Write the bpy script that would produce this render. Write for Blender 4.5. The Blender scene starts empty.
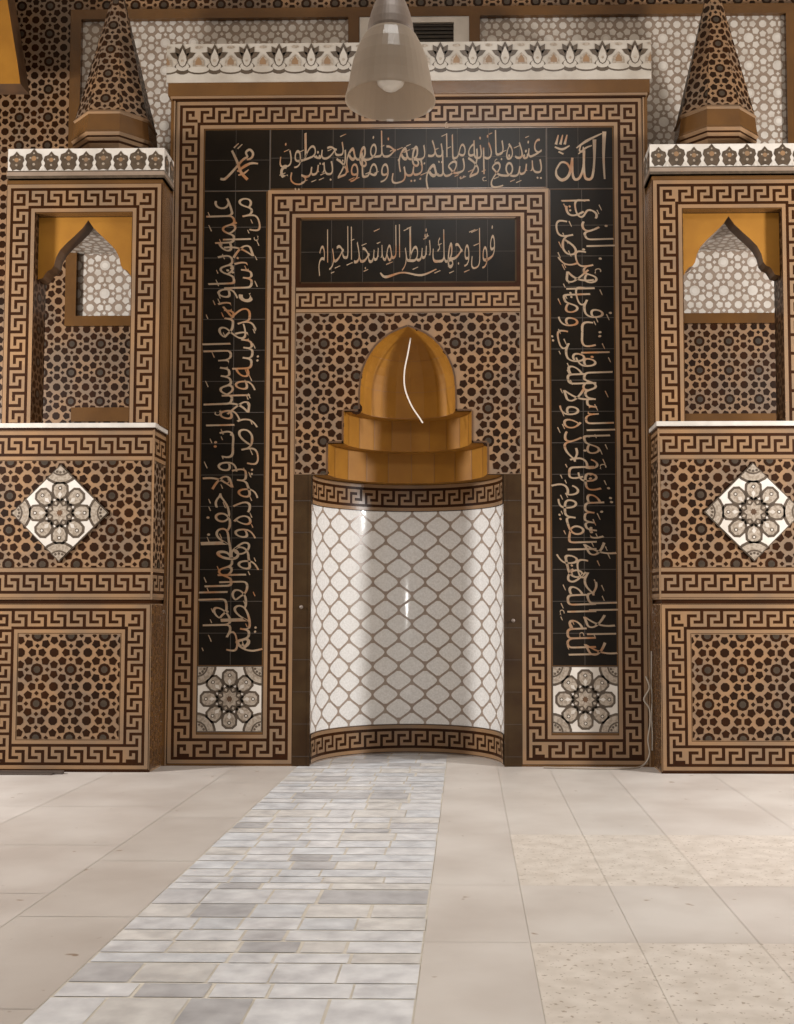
import bpy, math, random
from mathutils import Vector, Matrix
random.seed(7)
PI = math.pi
scene = bpy.context.scene
COL = scene.collection

# ------------------------------------------------------------------ materials
def srgb(r, g, b):
    f = lambda c: (c/255/12.92) if c/255 <= .04045 else ((c/255+.055)/1.055)**2.4
    return (f(r), f(g), f(b), 1)

def material(name, c1, c2=None, scale=4.0, rough=.3, spec=.5, bump=0.0, bscale=40, metallic=0, detail=4, attr=False, contrast=(.35, .65), alpha=1, speck=None):
    m = bpy.data.materials.new(name); m.use_nodes = True
    nt = m.node_tree; b = nt.nodes['Principled BSDF']; L = nt.links
    b.inputs['Roughness'].default_value = rough
    b.inputs['Specular IOR Level'].default_value = spec
    b.inputs['Metallic'].default_value = metallic
    b.inputs['Alpha'].default_value = alpha
    b.inputs['Base Color'].default_value = c1
    tc = nt.nodes.new('ShaderNodeNewGeometry')
    out = None
    if c2:
        n = nt.nodes.new('ShaderNodeTexNoise'); n.inputs['Scale'].default_value = scale; n.inputs['Detail'].default_value = detail
        r = nt.nodes.new('ShaderNodeMapRange'); r.inputs[1].default_value = contrast[0]; r.inputs[2].default_value = contrast[1]
        x = nt.nodes.new('ShaderNodeMix'); x.data_type = 'RGBA'
        x.inputs[6].default_value = c1; x.inputs[7].default_value = c2
        L.new(tc.outputs['Position'], n.inputs['Vector']); L.new(n.outputs['Fac'], r.inputs[0]); L.new(r.outputs[0], x.inputs[0])
        out = x.outputs[2]
    if speck:
        col, sc, th = speck
        v = nt.nodes.new('ShaderNodeTexNoise'); v.inputs['Scale'].default_value = sc; v.inputs['Detail'].default_value = 2
        r = nt.nodes.new('ShaderNodeMapRange'); r.inputs[1].default_value = th; r.inputs[2].default_value = th+.05
        x = nt.nodes.new('ShaderNodeMix'); x.data_type = 'RGBA'; x.inputs[7].default_value = col
        L.new(tc.outputs['Position'], v.inputs['Vector']); L.new(v.outputs['Fac'], r.inputs[0]); L.new(r.outputs[0], x.inputs[0]); L.new(out, x.inputs[6])
        out = x.outputs[2]
    if attr:
        a = nt.nodes.new('ShaderNodeAttribute'); a.attribute_name = 'tint'
        x = nt.nodes.new('ShaderNodeMix'); x.data_type = 'RGBA'; x.blend_type = 'MULTIPLY'; x.inputs[0].default_value = 1
        L.new(out, x.inputs[6]); L.new(a.outputs['Color'], x.inputs[7]); out = x.outputs[2]
    if out: L.new(out, b.inputs['Base Color'])
    if bump:
        n = nt.nodes.new('ShaderNodeTexNoise'); n.inputs['Scale'].default_value = bscale; n.inputs['Detail'].default_value = 6
        u = nt.nodes.new('ShaderNodeBump'); u.inputs['Strength'].default_value = bump; u.inputs['Distance'].default_value = .01
        L.new(tc.outputs['Position'], n.inputs['Vector']); L.new(n.outputs['Fac'], u.inputs['Height']); L.new(u.outputs['Normal'], b.inputs['Normal'])
    return m

M = dict(
    star=material('star_lattice', srgb(138, 107, 78), srgb(118, 98, 80), 2.6, .3, spec=.3, contrast=(.42, .6), bump=.1, bscale=25),
    tan=material('tan_glaze', srgb(140, 108, 77), srgb(122, 99, 77), 2.2, .3, spec=.3, bump=.12, bscale=25),
    dark=material('dark_brown_glaze', srgb(50, 25, 7), srgb(40, 20, 6), 3, .35, spec=.12),
    umber=material('umber_glaze', srgb(98, 67, 35), srgb(86, 59, 33), 3, .2, spec=.4, bump=.05, bscale=20),
    hole=material('hole_brown', srgb(46, 23, 6), srgb(32, 19, 10), 3, .35, spec=.12),
    grey=material('rosette_grey', srgb(62, 50, 38), srgb(50, 40, 30), 30, .3),
    black=material('black_tile', srgb(17, 12, 6), srgb(25, 18, 10), 3, .3, spec=.15),
    joint=material('dark_joint', srgb(70, 60, 50), srgb(60, 50, 42), 8, .7),
    gold=material('letter_gold', srgb(142, 120, 96), srgb(136, 90, 52), 5, .4, contrast=(.5, .66)),
    strip=material('dark_strip_tile', srgb(64, 48, 30), srgb(50, 34, 20), 3, .3, spec=.12, bump=.15, bscale=15),
    ochre=material('ochre_tile', srgb(148, 101, 34), srgb(136, 91, 30), 4, .5, spec=.25, bump=.06, bscale=12),
    ochre_joint=material('ochre_joint', srgb(136, 90, 34), srgb(126, 84, 30), 4, .5),
    reveal=material('reveal_brown', srgb(92, 64, 40), srgb(72, 50, 32), 6, .35),
    white=material('white_glaze', srgb(206, 198, 188), srgb(190, 181, 170), 5, .25, bump=.05, bscale=20),
    parapet=material('parapet_glaze', srgb(178, 169, 157), srgb(160, 150, 137), 5, .3),
    lattice=material('taupe_lattice', srgb(140, 122, 106), srgb(128, 110, 94), 5, .35),
    cell=material('pale_cell', srgb(196, 188, 178), srgb(178, 168, 156), 6, .28),
    ogee=material('ogee_tile', srgb(217, 214, 210), srgb(205, 201, 196), 60, .1, bump=.05, bscale=9),
    ogee_line=material('ogee_line', srgb(150, 134, 120), srgb(140, 122, 108), 12, .3),
    petal=material('petal_beige', srgb(158, 145, 130), srgb(132, 118, 102), 45, .3, contrast=(.42, .58)),
    leaf=material('leaf_umber', srgb(82, 68, 54), srgb(66, 54, 42), 20, .35),
    stone=material('white_stone', srgb(196, 188, 178), srgb(182, 174, 164), 8, .3),
    plaster=material('cream_plaster', srgb(190, 176, 158), srgb(180, 166, 148), 2, .8),
    vent=material('vent_dark', srgb(60, 50, 38), srgb(48, 40, 30), 10, .7),
    metal=material('grey_metal', srgb(122, 108, 96), srgb(112, 98, 88), 20, .5, metallic=.2),
    cable=material('pale_cable', srgb(214, 204, 192), None, rough=.45),
    greycable=material('grey_cable', srgb(150, 138, 124), None, rough=.45),
    rubber=material('dark_rubber', srgb(70, 58, 50), None, rough=.6),
    slab=material('beige_slab', srgb(204, 199, 193), srgb(188, 181, 174), 1.6, .42, bump=.12, bscale=8, attr=True, speck=(srgb(150, 132, 116), 9, .71)),
    marble=material('strip_marble', srgb(222, 222, 222), srgb(186, 185, 186), 8, .36, bump=.1, bscale=10, attr=True, contrast=(.3, .7)),
    grout=material('sandy_grout', srgb(214, 207, 194), srgb(202, 194, 180), 6, .7),
    terrazzo=material('terrazzo', srgb(212, 205, 196), srgb(196, 188, 178), 9, .42, attr=True, speck=(srgb(160, 148, 134), 42, .63)),
)
def frosted(name):
    m = bpy.data.materials.new(name); m.use_nodes = True
    nt = m.node_tree; nt.nodes.clear(); N = nt.nodes.new; L = nt.links
    out = N('ShaderNodeOutputMaterial')
    d = N('ShaderNodeBsdfDiffuse'); d.inputs[0].default_value = srgb(178, 164, 148)
    t = N('ShaderNodeBsdfTranslucent'); t.inputs[0].default_value = srgb(190, 176, 160)
    g = N('ShaderNodeBsdfGlossy'); g.inputs[0].default_value = (1, 1, 1, 1); g.inputs[1].default_value = .18
    p = N('ShaderNodeBsdfTransparent'); p.inputs[0].default_value = srgb(240, 232, 222)
    m1 = N('ShaderNodeMixShader'); m1.inputs[0].default_value = .5
    m2 = N('ShaderNodeMixShader'); m2.inputs[0].default_value = .035
    m3 = N('ShaderNodeMixShader'); m3.inputs[0].default_value = .16
    L.new(d.outputs[0], m1.inputs[1]); L.new(t.outputs[0], m1.inputs[2])
    L.new(m1.outputs[0], m2.inputs[1]); L.new(g.outputs[0], m2.inputs[2])
    L.new(m2.outputs[0], m3.inputs[1]); L.new(p.outputs[0], m3.inputs[2]); L.new(m3.outputs[0], out.inputs[0])
    return m
M['frosted'] = frosted('frosted_glass')

# ------------------------------------------------------------------ objects
def tag(o, label=None, cat=None, group=None, kind=None):
    if label: o['label'] = label
    if cat: o['category'] = cat
    if group: o['group'] = group
    if kind: o['kind'] = kind
    return o

def empty(name, loc=(0, 0, 0)):
    o = bpy.data.objects.new(name, None); COL.objects.link(o); o.location = loc; o.empty_display_size = .2
    return o

class PM:
    """collects polygons with a material per face and links them as one mesh object"""
    def __init__(s): s.v = []; s.f = []; s.m = []; s.names = []; s.t = []
    def mi(s, n):
        if n not in s.names: s.names.append(n)
        return s.names.index(n)
    def face(s, pts, mat, tint=(1, 1, 1)):
        b = len(s.v); s.v += [tuple(p) for p in pts]; s.f.append(tuple(range(b, b+len(pts)))); s.m.append(s.mi(mat)); s.t.append(tint)
    def box(s, x0, x1, y0, y1, z0, z1, mat, bot=None):
        x0, x1 = min(x0, x1), max(x0, x1)
        p = [(x, y, z) for x in (x0, x1) for y in (y0, y1) for z in (z0, z1)]
        for k, q in enumerate(((0, 1, 3, 2), (4, 6, 7, 5), (0, 4, 5, 1), (2, 3, 7, 6), (0, 2, 6, 4), (1, 5, 7, 3))):
            s.face([p[i] for i in q], (bot or mat) if k == 4 else mat)
    def prism(s, poly, m, h0, h1, mat, side=None):
        s.face([m(u, v, h1) for u, v in poly], mat)
        s.face([m(u, v, h0) for u, v in poly][::-1], side or mat)
        n = len(poly)
        for i in range(n):
            a, b = poly[i], poly[(i+1) % n]
            s.face([m(*a, h0), m(*b, h0), m(*b, h1), m(*a, h1)], side or mat)
    def build(s, name, parent=None, smooth=False):
        me = bpy.data.meshes.new(name); me.from_pydata(s.v, [], s.f)
        for n in s.names: me.materials.append(M[n])
        me.polygons.foreach_set('material_index', s.m)
        if smooth: me.polygons.foreach_set('use_smooth', [True]*len(s.f))
        a = me.color_attributes.new('tint', 'FLOAT_COLOR', 'CORNER')
        d = []
        for f, t in zip(s.f, s.t): d += [t[0], t[1], t[2], 1]*len(f)
        a.data.foreach_set('color', d)
        me.update()
        o = bpy.data.objects.new(name, me); COL.objects.link(o)
        if parent:
            o.parent = parent
            w = Vector((0, 0, 0)); q = parent
            while q: w += q.location; q = q.parent
            if w.length: me.transform(Matrix.Translation(-w))
        return o

def front(y0, sx=1):      # plane facing the viewer: u -> x, v -> z, h towards -y
    return lambda u, v, h: (sx*u, y0-h, v)
def side(x0, sx=1):       # plane facing the middle of the room: u -> y
    return lambda u, v, h: (sx*(x0-h), u, v)
def under(z0, sx=1):      # soffit
    return lambda u, v, h: (sx*u, v, z0-h)
def cyl(R):               # concave half cylinder, u is arc length from the middle
    return lambda u, v, h: ((R-h)*math.sin(u/R), (R-h)*math.cos(u/R), v)

def clip(poly, reg):      # clip by a convex counter-clockwise region
    out = poly
    n = len(reg)
    for i in range(n):
        (ax, ay), (bx, by) = reg[i], reg[(i+1) % n]
        inp, out = out, []
        if not inp: return []
        sd = lambda p: (bx-ax)*(p[1]-ay)-(by-ay)*(p[0]-ax)
        for j in range(len(inp)):
            p, q = inp[j-1], inp[j]; a, b = sd(p), sd(q)
            if (a >= 0) != (b >= 0):
                t = a/(a-b); out.append((p[0]+t*(q[0]-p[0]), p[1]+t*(q[1]-p[1])))
            if b >= 0: out.append(q)
    return out

def ngon(cx, cy, r, n, rot=0, sx=1, sy=1):
    return [(cx+r*sx*math.cos(rot+2*PI*k/n), cy+r*sy*math.sin(rot+2*PI*k/n)) for k in range(n)]

def rect(x0, x1, y0, y1): return [(x0, y0), (x1, y0), (x1, y1), (x0, y1)]

def dirpoly(cx, cy, r, ang, n=5):   # pentagon pointing along ang
    return [(cx+r*math.cos(ang+2*PI*k/n), cy+r*math.sin(ang+2*PI*k/n)) for k in range(n)]

# one repeat of the star tiling, unit cell of size 1 round a rosette at the origin
STAR = []
STAR.append((ngon(0, 0, .150, 10, .31), 0))
STAR.append((ngon(0, 0, .085, 8, .39), 1))
for k in range(4):
    a = k*PI/2
    STAR.append((ngon(.305*math.cos(a), .305*math.sin(a), .058, 4, a), 0))
    b = a+PI/4
    STAR.append((dirpoly(.352*math.cos(b), .352*math.sin(b), .108, b+PI), 0))
for s in (-1, 1):
    STAR.append((dirpoly(.5, .142*s, .102, s*PI/2), 0))
    STAR.append((dirpoly(.142*s, .5, .102, PI/2-s*PI/2), 0))
STAR.append((ngon(.5, .5, .112, 8, .39), 0))

def stars(pm, m, region, P, ou, ov, h=.004, base='star', dot='hole', eye='grey', grow=1.24, skip=None, plate=True):
    xs = [p[0] for p in region]; ys = [p[1] for p in region]
    if plate: pm.face([m(u, v, h-.002) for u, v in region], base)
    i0, i1 = math.floor((min(xs)-ou)/P)-1, math.ceil((max(xs)-ou)/P)+1
    j0, j1 = math.floor((min(ys)-ov)/P)-1, math.ceil((max(ys)-ov)/P)+1
    for i in range(i0, i1+1):
        for j in range(j0, j1+1):
            cx, cy = ou+i*P, ov+j*P
            for poly, kind in STAR:
                gx = sum(p[0] for p in poly)/len(poly); gy = sum(p[1] for p in poly)/len(poly)
                q = [(cx+P*(gx+(x-gx)*grow), cy+P*(gy+(y-gy)*grow)) for x, y in poly]
                if skip and skip(cx+P*gx, cy+P*gy): continue
                q = clip(q, region)
                if len(q) >= 3:
                    hh = h+.0015 if kind else h
                    pm.face([m(u, v, hh) for u, v in q], eye if kind else dot)

# the meander: tan key on dark brown
UNIT = [(0, 1, 0, 5), (1, 5, 4, 5), (4, 5, 3, 4), (2, 5, 2, 3), (2, 3, 1, 2), (2, 6, 0, 1)]
CORNER = [(0, 5, 4, 5), (0, 1, 0, 4), (4, 5, 1, 4), (2, 4, 1, 2), (2, 3, 2, 3)]
def meander(pm, m, path, w, closed=False, h=.004, light='tan', darkm='dark', sub=None):
    """band of width w following an axis-aligned path; sub = largest quad length (for curved walls)"""
    t, g, mw = .14*w, .1*w, .52*w
    n = len(path)
    segs = [(path[i], path[(i+1) % n]) for i in range(n if closed else n-1)]
    def nrm(a, b):
        dx, dy = b[0]-a[0], b[1]-a[1]; l = math.hypot(dx, dy); return (-dy/l, dx/l)
    def off(i, o):
        ns = []
        if closed or i > 0: ns.append(nrm(path[(i-1) % n], path[i]))
        if closed or i < n-1: ns.append(nrm(path[i], path[(i+1) % n]))
        k = ns[0] if len(ns) == 1 else (ns[0][0]+ns[1][0], ns[0][1]+ns[1][1])
        if len(ns) == 2 and abs(ns[0][0]-ns[1][0]) < 1e-6 and abs(ns[0][1]-ns[1][1]) < 1e-6: k = ns[0]
        return (path[i][0]+o*k[0], path[i][1]+o*k[1])
    def quad(i, j, o0, o1, hh, mat):
        a0, a1, b1, b0 = off(i, o0), off(i, o1), off(j, o1), off(j, o0)
        k = 1 if not sub else max(1, math.ceil(math.hypot(b0[0]-a0[0], b0[1]-a0[1])/sub))
        L = lambda p, q, f: (p[0]+(q[0]-p[0])*f, p[1]+(q[1]-p[1])*f)
        for c in range(k):
            f0, f1 = c/k, (c+1)/k
            pm.face([m(*p, hh) for p in (L(a0, b0, f0), L(a0, b0, f1), L(a1, b1, f1), L(a1, b1, f0))], mat)
    for i in range(len(segs)):
        j = (i+1) % n
        quad(i, j, -w/2, w/2, h-.002, darkm)
        quad(i, j, w/2-t, w/2-.004, h, light); quad(i, j, -w/2+.004, -w/2+t, h, light)
        a, b = segs[i]
        hor = abs(a[1]-b[1]) < 1e-6
        ins0 = mw/2 if (closed or i > 0) else 0
        ins1 = mw/2 if (closed or i < n-2) else 0
        if hor:
            lo, hi = (a[0]+ins0, b[0]-ins1) if b[0] > a[0] else (b[0]+ins1, a[0]-ins0)
            org = (lo, a[1]-mw/2); fn = lambda p, q: (org[0]+p, org[1]+q)
        else:
            lo, hi = (a[1]+ins0, b[1]-ins1) if b[1] > a[1] else (b[1]+ins1, a[1]-ins0)
            org = (a[0]-mw/2, hi); fn = lambda p, q: (org[0]+q, org[1]-p)
        ln = hi-lo; c0 = mw/5
        cnt = max(1, round(ln/(6*c0))); cu = ln/cnt/6
        for k in range(cnt):
            for (x0, x1, y0, y1) in UNIT:
                step = 1 if sub else (x1-x0)
                xx = x0
                while xx < x1-1e-9:
                    r = rect((k*6+xx)*cu, (k*6+min(x1, xx+step))*cu, y0*c0, y1*c0)
                    pm.face([m(*fn(p, q), h) for p, q in r], light); xx += step
    if True:
        for i in range(n):
            if not closed and i in (0, n-1): continue
            c0 = mw/5; ox, oy = path[i][0]-mw/2, path[i][1]-mw/2
            for (x0, x1, y0, y1) in CORNER:
                pm.face([m(ox+p*c0, oy+q*c0, h) for p, q in rect(x0, x1, y0, y1)], light)

# eight-petalled rosette tile, side S, petals upright; the square may be turned by rot
def rosette(pm, m, cx, cy, S, rot=0, h=.004, thick=None):
    R = lambda poly, a, d=0: [(cx+S*((x+d)*math.cos(a)-y*math.sin(a)), cy+S*((x+d)*math.sin(a)+y*math.cos(a))) for x, y in poly]
    sq = R([(-.5, -.5), (.5, -.5), (.5, .5), (-.5, .5)], rot)
    reg = R([(-.485, -.485), (.485, -.485), (.485, .485), (-.485, .485)], rot)
    if thick: pm.prism(sq, m, 0, h-.002, 'leaf')
    else: pm.face([m(u, v, h-.002) for u, v in sq], 'leaf')
    put = lambda poly, dh, mat: (lambda q: pm.face([m(u, v, h+dh) for u, v in q], mat) if len(q) > 2 else None)(clip(poly, reg))
    put(reg, 0, 'white')
    # corner fans
    for k in range(4):
        a = rot+PI/4+k*PI/2
        cxx = [(.707+.3*math.cos(t), .3*math.sin(t)) for t in [PI*2*i/20 for i in range(20)]]
        put(R(cxx, a), .001, 'leaf')
        put(R([(.707+.262*math.cos(t), .262*math.sin(t)) for t in [PI*2*i/20 for i in range(20)]], a), .0018, 'petal')
        put(R([(.707+.17*math.cos(t), .17*math.sin(t)) for t in [PI*2*i/20 for i in range(20)]], a), .0026, 'leaf')
        put(R([(.707+.145*math.cos(t), .145*math.sin(t)) for t in [PI*2*i/20 for i in range(20)]], a), .0034, 'petal')
        for d in (-.42, 0, .42):
            put(R([(.707-.12*math.cos(d)+.02*math.cos(t), .12*math.sin(d)+.02*math.sin(t)) for t in [PI*2*i/8 for i in range(8)]], a), .0042, 'leaf')
    pet = [(.155, 0), (.22, .092), (.30, .125), (.40, .118), (.455, .055), (.455, -.055), (.40, -.118), (.30, -.125), (.21, -.095)]
    def shrink(poly, s):
        gx = sum(p[0] for p in poly)/len(poly); gy = 0
        return [(gx+(x-gx)*s, y*s) for x, y in poly]
    for k in range(8):
        a = k*PI/4
        put(R(pet, a), .001, 'leaf')
        put(R([(.02, 0), (.13, .06), (.22, .07), (.19, 0), (.22, -.07), (.13, -.06)], a+PI/8), .001, 'leaf')
    for k in range(8):
        a = k*PI/4
        put(R(shrink(pet, .74), a), .0025, 'petal')
        put(R([(.36+.03*math.cos(t), .03*math.sin(t)) for t in [PI*2*i/8 for i in range(8)]], a), .0035, 'leaf')
        put(R([(.36+.016*math.cos(t), .016*math.sin(t)) for t in [PI*2*i/8 for i in range(8)]], a), .0042, 'white')
        put(R([(.21, 0), (.27, .03), (.31, 0), (.27, -.03)], a), .0035, 'cell')
        put(R([(.122, 0), (.15, .024), (.18, 0), (.15, -.024)], a+PI/8), .003, 'petal')
    star = []
    for k in range(16):
        r = .142 if k % 2 == 0 else .098
        star.append((r*math.cos(k*PI/8), r*math.sin(k*PI/8)))
    put(R([(x*1.17, y*1.17) for x, y in star], 0), .0018, 'leaf')
    put(R(star, 0), .003, 'petal')
    put(R([(x*.36, y*.36) for x, y in star], PI/8), .004, 'reveal')

# ------------------------------------------------------------------ arabic lettering
FORMS = {  # isolated, final, initial, medial
 'ا': (0xFE8D, 0xFE8E), 'أ': (0xFE83, 0xFE84), 'إ': (0xFE87, 0xFE88), 'ب': (0xFE8F, 0xFE90, 0xFE91, 0xFE92), 'ت': (0xFE95, 0xFE96, 0xFE97, 0xFE98),
 'ج': (0xFE9D, 0xFE9E, 0xFE9F, 0xFEA0), 'ح': (0xFEA1, 0xFEA2, 0xFEA3, 0xFEA4), 'خ': (0xFEA5, 0xFEA6, 0xFEA7, 0xFEA8), 'د': (0xFEA9, 0xFEAA),
 'ذ': (0xFEAB, 0xFEAC), 'ر': (0xFEAD, 0xFEAE), 'س': (0xFEB1, 0xFEB2, 0xFEB3, 0xFEB4), 'ش': (0xFEB5, 0xFEB6, 0xFEB7, 0xFEB8),
 'ض': (0xFEBD, 0xFEBE, 0xFEBF, 0xFEC0), 'ط': (0xFEC1, 0xFEC2, 0xFEC3, 0xFEC4), 'ظ': (0xFEC5, 0xFEC6, 0xFEC7, 0xFEC8),
 'ع': (0xFEC9, 0xFECA, 0xFECB, 0xFECC), 'ف': (0xFED1, 0xFED2, 0xFED3, 0xFED4), 'ق': (0xFED5, 0xFED6, 0xFED7, 0xFED8), 'ك': (0xFED9, 0xFEDA, 0xFEDB, 0xFEDC),
 'ل': (0xFEDD, 0xFEDE, 0xFEDF, 0xFEE0), 'م': (0xFEE1, 0xFEE2, 0xFEE3, 0xFEE4), 'ن': (0xFEE5, 0xFEE6, 0xFEE7, 0xFEE8), 'ه': (0xFEE9, 0xFEEA, 0xFEEB, 0xFEEC),
 'و': (0xFEED, 0xFEEE), 'ي': (0xFEF1, 0xFEF2, 0xFEF3, 0xFEF4), 'ئ': (0xFE89, 0xFE8A, 0xFE8B, 0xFE8C), 'ة': (0xFE93, 0xFE94), 'ء': (0xFE80,)}
LAM = {'ا': (0xFEFB, 0xFEFC), 'أ': (0xFEF7, 0xFEF8), 'إ': (0xFEF9, 0xFEFA)}
def shape(w):             # visual left-to-right string of a word
    items = []; i = 0
    while i < len(w):
        if w[i] == 'ل' and i+1 < len(w) and w[i+1] in LAM: items.append(LAM[w[i+1]]); i += 2
        else: items.append(FORMS[w[i]]); i += 1
    out = []
    for k, f in enumerate(items):
        prev = k > 0 and len(items[k-1]) == 4
        nxt = k < len(items)-1 and len(f) == 4 and len(items[k+1]) >= 2
        if prev and len(f) == 1: prev = False
        c = f[3] if (prev and nxt) else f[1] if prev else f[2] if nxt else f[0]
        out.append(chr(c))
    return ''.join(reversed(out))
_cache = {}
def word_mesh(w):         # vertices and faces of a word in em units, left edge at 0
    if w in _cache: return _cache[w]
    c = bpy.data.curves.new('word', 'FONT'); c.body = shape(w); c.resolution_u = 3; c.offset = -.0115
    o = bpy.data.objects.new('word', c); COL.objects.link(o)
    me = o.evaluated_get(bpy.context.evaluated_depsgraph_get()).to_mesh()
    vs = [(v.co.x, v.co.y) for v in me.vertices]; fs = [tuple(p.vertices) for p in me.polygons]
    bpy.data.objects.remove(o); bpy.data.curves.remove(c)
    x0 = min(v[0] for v in vs); vs = [(x-x0, y) for x, y in vs]
    _cache[w] = (vs, fs, max(v[0] for v in vs)); return _cache[w]

def letter_run(pm, m, words, length, height, tr, rows=2):
    """lay words right to left in interleaved rows; tr maps (distance from reading start, height) to the wall"""
    groups = [words[r::rows] for r in range(rows)]
    for r, ws in enumerate(groups):
        wid = [word_mesh(w)[2]+.12 for w in ws]
        tot = sum(wid)
        pos = 0
        sxx = length/tot
        base = (.16, .47)[r] if rows == 2 else .30
        up, dn = (.60, .50) if rows == 2 else (.74, .55)
        for w, wd in zip(ws, wid):
            vs, fs, ww = word_mesh(w)
            pts = []
            for (x, y) in vs:
                d = pos+(wd-x-.06)*sxx if False else (pos + (ww-x)*sxx)
                slope = ((ww-x)/max(ww, .01)-.5)*-.10
                yy = (y*up*1.15 if y > 0 else y*dn)
                yy += slope + .02*math.sin(x*5)
                pts.append((d, (base+yy)*height))
            for f in fs: pm.face([m(*tr(*pts[i]), .0045+.0006*r) for i in f], 'gold')
            pos += wd*sxx

_n = [0]
def stroke(pm, m, pts, ws, hh=.005, mat='gold', n=14):
    """calligraphic stroke through points with varying width"""
    P = []
    _n[0] = (_n[0]+1) % 12; hh += .0002*_n[0]
    k = len(pts)
    for i in range(k-1):
        p0, p1, p2, p3 = pts[max(i-1, 0)], pts[i], pts[i+1], pts[min(i+2, k-1)]
        for s in range(n//(k-1)+3):
            t = s/(n//(k-1)+3)
            f = lambda a, b, c, d: .5*((2*b)+(-a+c)*t+(2*a-5*b+4*c-d)*t*t+(-a+3*b-3*c+d)*t**3)
            P.append((f(p0[0], p1[0], p2[0], p3[0]), f(p0[1], p1[1], p2[1], p3[1]), ws[i]+(ws[i+1]-ws[i])*t))
    P.append((*pts[-1], ws[-1]))
    Lr = []
    for i, (x, y, w) in enumerate(P):
        a = P[max(i-1, 0)]; b = P[min(i+1, len(P)-1)]
        dx, dy = b[0]-a[0], b[1]-a[1]; l = math.hypot(dx, dy) or 1
        Lr.append(((x-dy/l*w/2, y+dx/l*w/2), (x+dy/l*w/2, y-dx/l*w/2)))
    for a, b in zip(Lr, Lr[1:]): pm.face([m(*a[0], hh), m(*a[1], hh), m(*b[1], hh), m(*b[0], hh)], mat)

# ================================================================== MIHRAB
mihrab = tag(empty('mihrab', (0, 0, 0)), 'tall tiled prayer niche in middle of wall with black calligraphy bands and ochre half dome', 'prayer niche')
F0 = front(0)
T = 2.18
ZS = 2.60   # springing of the half dome
pm = PM()
for s in (-1, 1):
    pm.box(s*.865, s*T, 0, .97, 0, 6.06, 'umber')
pm.box(-.865, .865, 0, .97, 4.0, 6.06, 'umber')
pm.build('wall_core', mihrab)

pm = PM()
c = 1.151; o = 2.0035
meander(pm, F0, [(-c, .151), (-o, .151), (-o, 5.9185), (o, 5.9185), (o, .151), (c, .151), (c, 5.0835), (-c, 5.0835)], .263, closed=True)
for s in (-1, 1):
    pm.box(s*2.138, s*2.18, -.012, .02, 0, 6.06, 'umber')
    pm.box(s*2.138, s*2.15, -.016, 0, 0, 6.06, 'tan')
pm.build('meander_border', mihrab)

pm = PM()
meander(pm, F0, [(-1.016, 4.192), (1.016, 4.192)], .235)
for s in (-1, 1):
    pm.face([F0(u, v, .003) for u, v in rect(s*1.02, s*.98, 4.35, 4.952)], 'dark')
pm.face([F0(u, v, .003) for u, v in rect(-1.02, 1.02, 4.31, 4.35)], 'dark')
pm.build('lintel_band', mihrab)

def joints(pm, m, x0, x1, z0, z1, step, xs=True, zs=True, h=.0032, w=.0045):
    if zs:
        z = z0+step
        while z < z1-.05:
            pm.face([m(u, v, h) for u, v in rect(x0, x1, z-w/2, z+w/2)], 'joint'); z += step
    if xs:
        x = x0+step
        while x < x1-.05:
            pm.face([m(u, v, h) for u, v in rect(x-w/2, x+w/2, z0, z1)], 'joint'); x += step

AR_R = 'الله لا إله إلا هو الحي القيوم لا تأخذه سنة ولا نوم له ما في السماوات وما في الأرض من ذا الذي'.split()
AR_T = 'يشفع عنده إلا بإذنه يعلم ما بين أيديهم وما خلفهم ولا يحيطون بشيء'.split()
AR_L = 'من علمه إلا بما شاء وسع كرسيه السماوات والأرض ولا يئوده حفظهما وهو العلي العظيم'.split()
def ticks(pm, m, n, length, height, tr):      # small vowel strokes and dots between the letters
    for k in range(n):
        a = (k+.5)/n*length+random.uniform(-.05, .05); b = random.choice((random.uniform(.08, .3), random.uniform(.62, .95)))*height
        l = random.uniform(.03, .06)
        if a < .05 or a > length-.06: continue
        stroke(pm, m, [tr(a, b), tr(a+l, b-l*.45)], (.006, .010), .0052, n=2)
def calligraphy(x0, x1, z0, z1, words, length, height, tr, label):
    pn = PM()
    pn.face([F0(u, v, .002) for u, v in rect(x0, x1, z0, z1)], 'black')
    joints(pn, F0, x0, x1, z0, z1, .284)
    p = pn.build('calligraphy_panel', mihrab); p['label'] = label
    lt = PM(); letter_run(lt, F0, words, length, height, tr); ticks(lt, F0, int(length*16), length, height, tr)
    lt.build('lettering', p)
zb, zt = .905, 5.20
calligraphy(1.295, 1.862, .893, 5.20, AR_R, 4.16, .54, lambda a, b: (1.325+b-.0, .98+a), 'black panel on right side with golden script running upward')
calligraphy(-1.862, -1.295, .893, 5.20, AR_L, 4.16, .54, lambda a, b: (-1.325-b, 5.14-a), 'black panel on left side with golden script running downward')
calligraphy(-1.255, 1.255, 5.227, 5.777, AR_T, 2.42, .52, lambda a, b: (1.22-a, 5.245+b), 'black panel across top with golden script')

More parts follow.
